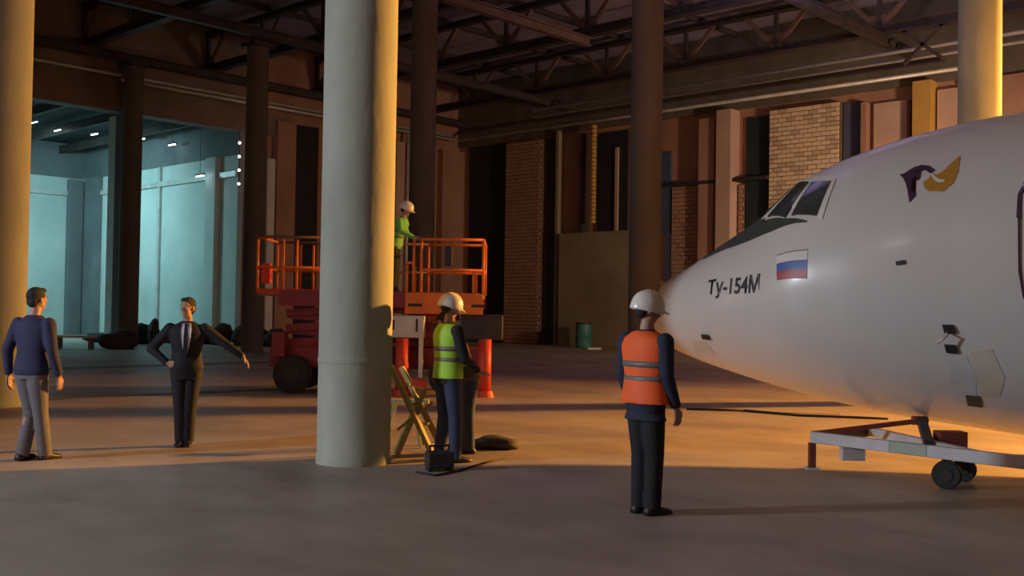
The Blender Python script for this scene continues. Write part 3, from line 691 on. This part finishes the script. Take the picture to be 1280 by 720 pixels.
    for i, (kn, an_, toe) in enumerate(legs):
        an_ = Vector(an_); d = Vector(toe).normalized(); R3 = Matrix.Rotation(math.atan2(-d.x, d.y), 3, 'Z'); az = an_.z - .085
        so = MB()
        def A(x, y, z_): return Vector((an_.x, an_.y, max(0, az))) + R3 @ Vector((x, y, z_))
        sec = [(-.075, .030, .055), (-.05, .042, .085), (0, .044, .10), (.05, .045, .085), (.1, .05, .06), (.15, .048, .05), (.185, .034, .035), (.2, .015, .02)]
        vs = []; fs = []
        for y, w, hh in sec:
            for k in range(12):
                a_ = 2 * PI * k / 12; vs.append(A(w * math.cos(a_), y, max(.004, hh / 2 + hh / 2 * math.sin(a_)) if math.sin(a_) > -.3 else .004))
        for j in range(len(sec) - 1):
            for k in range(12): fs.append((j * 12 + k, (j + 1) * 12 + k, (j + 1) * 12 + (k + 1) % 12, j * 12 + (k + 1) % 12))
        fs += [tuple(range(12)), tuple((len(sec) - 1) * 12 + k for k in range(12))[::-1]]
        so.add(vs, fs); so.build('shoe', M['shoe'], t, True)
    # jacket or shirt
    jk = MB(); g = .026
    jk.rings([(lx((0, 0, skirt)).x, 0, skirt, .182 * wide, .128)] + tr_(g, skirt + .03, 1.45) + [(*lx((0, -.005, 1.50)), .072, .068)], 24)
    for i, (el, wr, hd) in enumerate(arms):
        el = lx(el); wr = lx(wr); jk.cap(sh[i], el, .074, .058); jk.tube(el, wr, .057, .043, 14); jk.ball(el, .058, 12, 8)
    if suit: jk.v = [tuple(v) for v in jk.v]
    remesh(jk, 'jacket' if (suit or vest or top == 'khaki') else 'shirt', top, t, .012, 4)
    if suit:
        def fr(x, z_, o_=.0):           # a point on the chest front
            q = lx((0, .005, z_)); rx = float(np.interp(z_, [1.02, 1.12, 1.26, 1.36, 1.43, 1.48], [.15, .135, .16, .175, .15, .08])) * wide + g; ry = float(np.interp(z_, [1.02, 1.12, 1.26, 1.36, 1.43, 1.48], [.10, .09, .105, .11, .09, .066])) + g
            return (x, q.y + ry * math.sqrt(max(0, 1 - (x / rx) ** 2)) + .004 + o_, z_)
        def panel(nm, m, pr, o_):
            pts = []; q = []
            for z_, xa, xb in pr:
                for k in range(7): pts.append(fr(xa + (xb - xa) * k / 6, z_, o_))
            n = len(pr)
            for (z_, xa, xb) in pr:
                for k in range(7): x = xa + (xb - xa) * k / 6; a_ = fr(x, z_, o_); pts.append((a_[0], a_[1] - .012, a_[2]))
            for j in range(n - 1):
                for k in range(6): q.append((j * 7 + k, j * 7 + k + 1, (j + 1) * 7 + k + 1, (j + 1) * 7 + k))
            B = n * 7; ed = list(range(7)) + [j * 7 + 6 for j in range(1, n)] + [(n - 1) * 7 + k for k in range(5, -1, -1)] + [j * 7 for j in range(n - 2, 0, -1)]
            for a_, b_ in zip(ed, ed[1:] + ed[:1]): q.append((a_, b_, B + b_, B + a_))
            m_ = MB(); m_.add(pts, q); m_.build(nm, M[m], t, True)
        panel('shirt_front', 'shirtw', [(1.475, -.05, .05), (1.40, -.062, .062), (1.3, -.055, .055), (1.2, -.042, .042), (1.08, -.008, .008)], .004)
        panel('tie', 'suit', [(1.47, -.02, .02), (1.44, -.016, .016), (1.3, -.024, .024), (1.15, -.026, .026), (1.08, -.012, .012)], .014)
    if vest:
        vt = MB(); vg = .045
        vt.rings([(0, 0, .90, .185 * wide + .02, .155)] + tr_(vg, 1.0, 1.37) + [(*lx((0, -.005, 1.43)), .182 * wide, .125), (*lx((0, -.01, 1.475)), .13, .10), (*lx((0, -.01, 1.49)), .085, .08)], 28)
        remesh(vt, 'vest', vest, t, .012, 3)
        for z_ in (1.10, 1.22):
            q = lx((0, .003, z_)); rx = float(np.interp(z_, [1.02, 1.12, 1.26, 1.36], [.15, .135, .16, .175])) * wide + vg + .004; ry = float(np.interp(z_, [1.02, 1.12, 1.26, 1.36], [.10, .09, .105, .11])) + vg + .004
            MB().rings([(q.x, q.y, q.z - .024, rx, ry), (q.x, q.y, q.z + .024, rx, ry)], 32).build('reflective_band', M['band'], t, True)
    if helmet:
        hm = MB(); n = 28; rg = []
        vs = []; fs = []; prf = [(1.08, -.03), (1.1, -.02), (1.08, .02), (1.02, .06), (.88, .098), (.66, .124), (.36, .139), (.1, .143)]
        for r_, z_ in prf:
            for i in range(n):
                a_ = 2 * PI * i / n; vs.append(H_(.112 * r_ * math.cos(a_), -.008 + .135 * r_ * math.sin(a_), .012 + z_))
        for j in range(len(prf) - 1):
            for i in range(n): fs.append((j * n + i, j * n + (i + 1) % n, (j + 1) * n + (i + 1) % n, (j + 1) * n + i))
        fs.append(tuple((len(prf) - 1) * n + i for i in range(n))); fs.append(tuple(range(n))[::-1])
        hm.add(vs, fs); hs = hm.build('helmet_shell', M['helmet'], t, True)
        br = MB(); vs = []; fs = []
        for i in range(15):
            a_ = PI * (.12 + .76 * i / 14); ex = 1 + .42 * math.sin(PI * i / 14)
            for r_, z_ in ((.95, .0), (ex, -.012), (ex, -.004), (.95, .012)): vs.append(H_(.112 * r_ * math.cos(a_), -.008 + .135 * r_ * math.sin(a_), .012 + z_))
        for i in range(14):
            for k in range(4): fs.append((i * 4 + k, (i + 1) * 4 + k, (i + 1) * 4 + (k + 1) % 4, i * 4 + (k + 1) % 4))
        br.add(vs, fs); br.build('helmet_brim', M['helmet'], hs, True)
        for x in (-.035, 0, .035):
            rr = MB(); pp = [H_(x, -.008 + .128 * math.cos(a_), .03 + .132 * math.sin(a_) * (1 - abs(x) * 1.2)) for a_ in [PI * (.12 + .76 * k / 10) for k in range(11)]]
            rr.path(pp, .006, 6); rr.build('helmet_ridge', M['helmet'], hs, True)
    if hair:
        hr = MB(); hr.ball(H_(0, -.018, .04), (.085, .1, .092), 20, 12, HR); hr.ball(H_(0, -.055, -.01), (.072, .055, .075), 16, 10, HR)
        if not helmet: hr.ball(H_(0, .05, .095), (.062, .04, .028), 14, 8, HR)
        o = remesh(hr, 'hair', 'hairm', t, .008, 1)
        # keep the face clear
        me = o.data; inv = HR.transposed()
        for v in me.vertices:
            q = inv @ (v.co - hc)
            if q.y > .052 and q.z < .075: q.y = .052 - (q.y - .052) * .6; v.co = hc + HR @ q
            if helmet:
                q = inv @ (v.co - hc)
                if q.z > .02: q = Vector((q.x * .9, q.y * .9, q.z)); v.co = hc + HR @ q
    return t
dn_ = (0, 0, -1)
# man in orange vest: seen from behind and his right side
person('person', 'man in an orange high visibility vest and white helmet standing before the aircraft nose', ground(805, 642), (.80, .60),
       [((-.24, -.03, 1.13), (-.23, .06, .88), (0, .12, -1)), ((.25, -.01, 1.14), (.25, .10, .88), (0, .25, -1))],
       [((-.07, .02, .49), (-.06, 0, .085), (-.05, 1, 0)), ((.085, .03, .49), (.085, .01, .085), (.1, 1, 0))],
       'navy', 'black', vest='orangevest', helmet=True, headpitch=-.22, headyaw=-.45, scale=1.03, skirt=.76, wide=1.2)
person('person', 'man in a lime green vest and white helmet standing beside the big grey column', ground(558, 577), (.72, .5),
       [((-.25, .06, 1.14), (-.20, .26, 1.04), (.1, 1, -.3)), ((.25, .05, 1.12), (.19, .26, .98), (-.1, 1, -.5))],
       [((-.10, .03, .49), (-.12, -.02, .085), (-.1, 1, 0)), ((.10, .04, .49), (.13, .03, .085), (.1, 1, 0))],
       'black', 'jeans', vest='greenvest', helmet=True, headpitch=-.35, scale=1.03, skirt=.84)
person('person', 'man in khaki jacket and dark trousers half hidden behind the lime vested man', ground(585, 566), (-.9, -.2),
       [((-.25, .08, 1.16), (-.16, .26, 1.06), (.2, 1, -.2)), ((.25, .02, 1.13), (.2, .2, .95), (0, .6, -1))],
       [((-.09, .02, .49), (-.09, 0, .085), (0, 1, 0)), ((.09, .02, .49), (.09, 0, .085), (0, 1, 0))],
       'khaki', 'jeans', headpitch=-.7, lean=.38, scale=.96)
person('person', 'man in a dark suit with white shirt and dark tie, one hand on his hip', ground(231, 557), (.18, -1),
       [((-.43, .0, 1.24), (-.66, .05, 1.08), (-.6, .1, -.8)), ((.42, -.05, 1.16), (.22, .05, 1.00), (-1, .35, -.2))],
       [((-.055, .02, .49), (-.035, 0, .085), (-.1, 1, 0)), ((.065, .02, .49), (.05, 0, .085), (.1, 1, 0))],
       'suit', 'suit', suit=True, headyaw=-.45, scale=1.0, skirt=.80, wide=1.08)
person('person', 'man in a dark blue shirt and grey trousers walking at the far left', ground(36, 576), (.35, .95),
       [((-.27, -.06, 1.14), (-.28, -.02, .88), (0, .1, -1)), ((.26, .0, 1.13), (.27, .10, .88), (0, .2, -1))],
       [((-.085, .10, .50), (-.07, -.02, .09), (-.05, 1, 0)), ((.085, .05, .50), (.08, .14, .085), (.1, 1, 0))],
       'blueshirt', 'greytrousers', lean=.05, headyaw=-.15, scale=1.04, wide=1.08, skirt=.88)
dk = W(-2.42, 21.25)
person('person', 'worker in a green vest and white helmet leaning on the railing of the lift', dk, (.9, -.1),
       [((-.27, .1, 1.2), (-.2, .33, 1.08), (.1, 1, -.2)), ((.27, .1, 1.2), (.2, .34, 1.1), (-.1, 1, -.2))],
       [((-.09, .02, .49), (-.1, 0, .085), (0, 1, 0)), ((.09, .02, .49), (.1, 0, .085), (0, 1, 0))],
       'greenvest2', 'black', vest='greenvest2', helmet=True, headpitch=-.4, lean=.28, scale=1.06, z=2.0)

# ================================================================== LADDER AND CLUTTER BY THE COLUMN
p = W(-1.09, 11.85)
t = thing('step_ladder', 'yellowed wooden folding trestle leaning behind the big grey column', 'ladder', p, TH)
MB().bar((-.28, .1, 1.03), (.25, -.1, .0), .07, .05).build('stile', M['ladder'], t)
MB().bar((-.2, .45, 1.0), (.34, .3, 0), .07, .05).build('stile', M['ladder'], t)
MB().bar((.1, .2, .75), (-.2, .1, 0), .05, .05).build('rear_leg', M['ladder'], t)
MB().bar((.05, .45, .75), (-.25, .4, 0), .05, .05).build('rear_leg', M['ladder'], t)
for f in (.2, .42, .64, .86):
    a = Vector((-.28, .1, 1.03)).lerp(Vector((.25, -.1, 0)), f); b = Vector((-.2, .45, 1.0)).lerp(Vector((.34, .3, 0)), f); MB().bar(a, b, .05, .03).build('rung', M['ladder'], t)
MB().bar((-.2, .12, .3), (.2, .15, .62), .03).build('brace', M['ladder'], t)
p = ground(503, 560)
t = thing('metal_trestle', 'low olive trestle frame standing behind the leaning yellowed ladder', 'trestle', p, TH)
for s_ in (-.22, .22):
    MB().bar((s_, 0, 0), (s_ * .5, .1, .55), .04).build('leg', M['ladder'], t); MB().bar((s_, .3, 0), (s_ * .5, .2, .55), .04).build('leg', M['ladder'], t)
MB().box(-.3, .3, .08, .22, .53, .58).build('top_rail', M['ladder'], t)
t = thing('welding_machine', 'small dark box shaped machine on the floor at the ladder foot', 'machine', ground(549, 588), TH + .3)
MB().box(-.14, .14, -.1, .1, .03, .2).build('case', M['darkbox'], t, bevel=.02); MB().path([(-.1, 0, .2), (-.1, 0, .26), (.1, 0, .26), (.1, 0, .2)], .012).build('handle', M['rubber'], t)
for sx in (-.11, .11): MB().box(sx - .02, sx + .02, -.09, .09, 0, .03).build('foot', M['rubber'], t)
o = lump('cable_heap', 'tarp', None, (0, 0, .05), (.34, .22, .09), 77); o.location = ground(616, 560); o.rotation_euler.z = TH; tag(o, 'flat dark heap of cloth on the floor right of the lime vested man', 'heap')
pts = [ground(520, 590, .012), ground(545, 594, .012), ground(575, 588, .012), ground(600, 580, .012), ground(632, 572, .012)]
tag(MB().path(pts, .011).build('welding_cable', M['rubber'], smooth=True), 'thin dark cable on the floor at the feet of the lime vested man', 'cable')

# ================================================================== the floodlights themselves
def flood(pos, aim, label, glass, zfoot=0):
    t = thing('floodlight', label, 'floodlight', (pos.x, pos.y, zfoot)); d = (aim - pos).normalized(); h = Vector((0, 0, pos.z)); c = h - d * .12
    MB().tube((0, 0, 0), c, .05, n=10).build('mast', M['steel'], t)
    for k in range(3): a_ = k * 2 * PI / 3; MB().bar((.7 * math.cos(a_), .7 * math.sin(a_), .02), (0, 0, .8), .05).build('leg', M['steel'], t)
    MB().bar(c - d * .2, c, .9, .9).build('housing', M['darkbox'], t)
flood(COOL_POS, COOL_AIM, 'white floodlight on a mast left of the camera, out of the picture', 'lampglass')
flood(SOD_POS, SOD_AIM, 'orange floodlight on a mast behind the aircraft, out of the picture', 'warmglass')
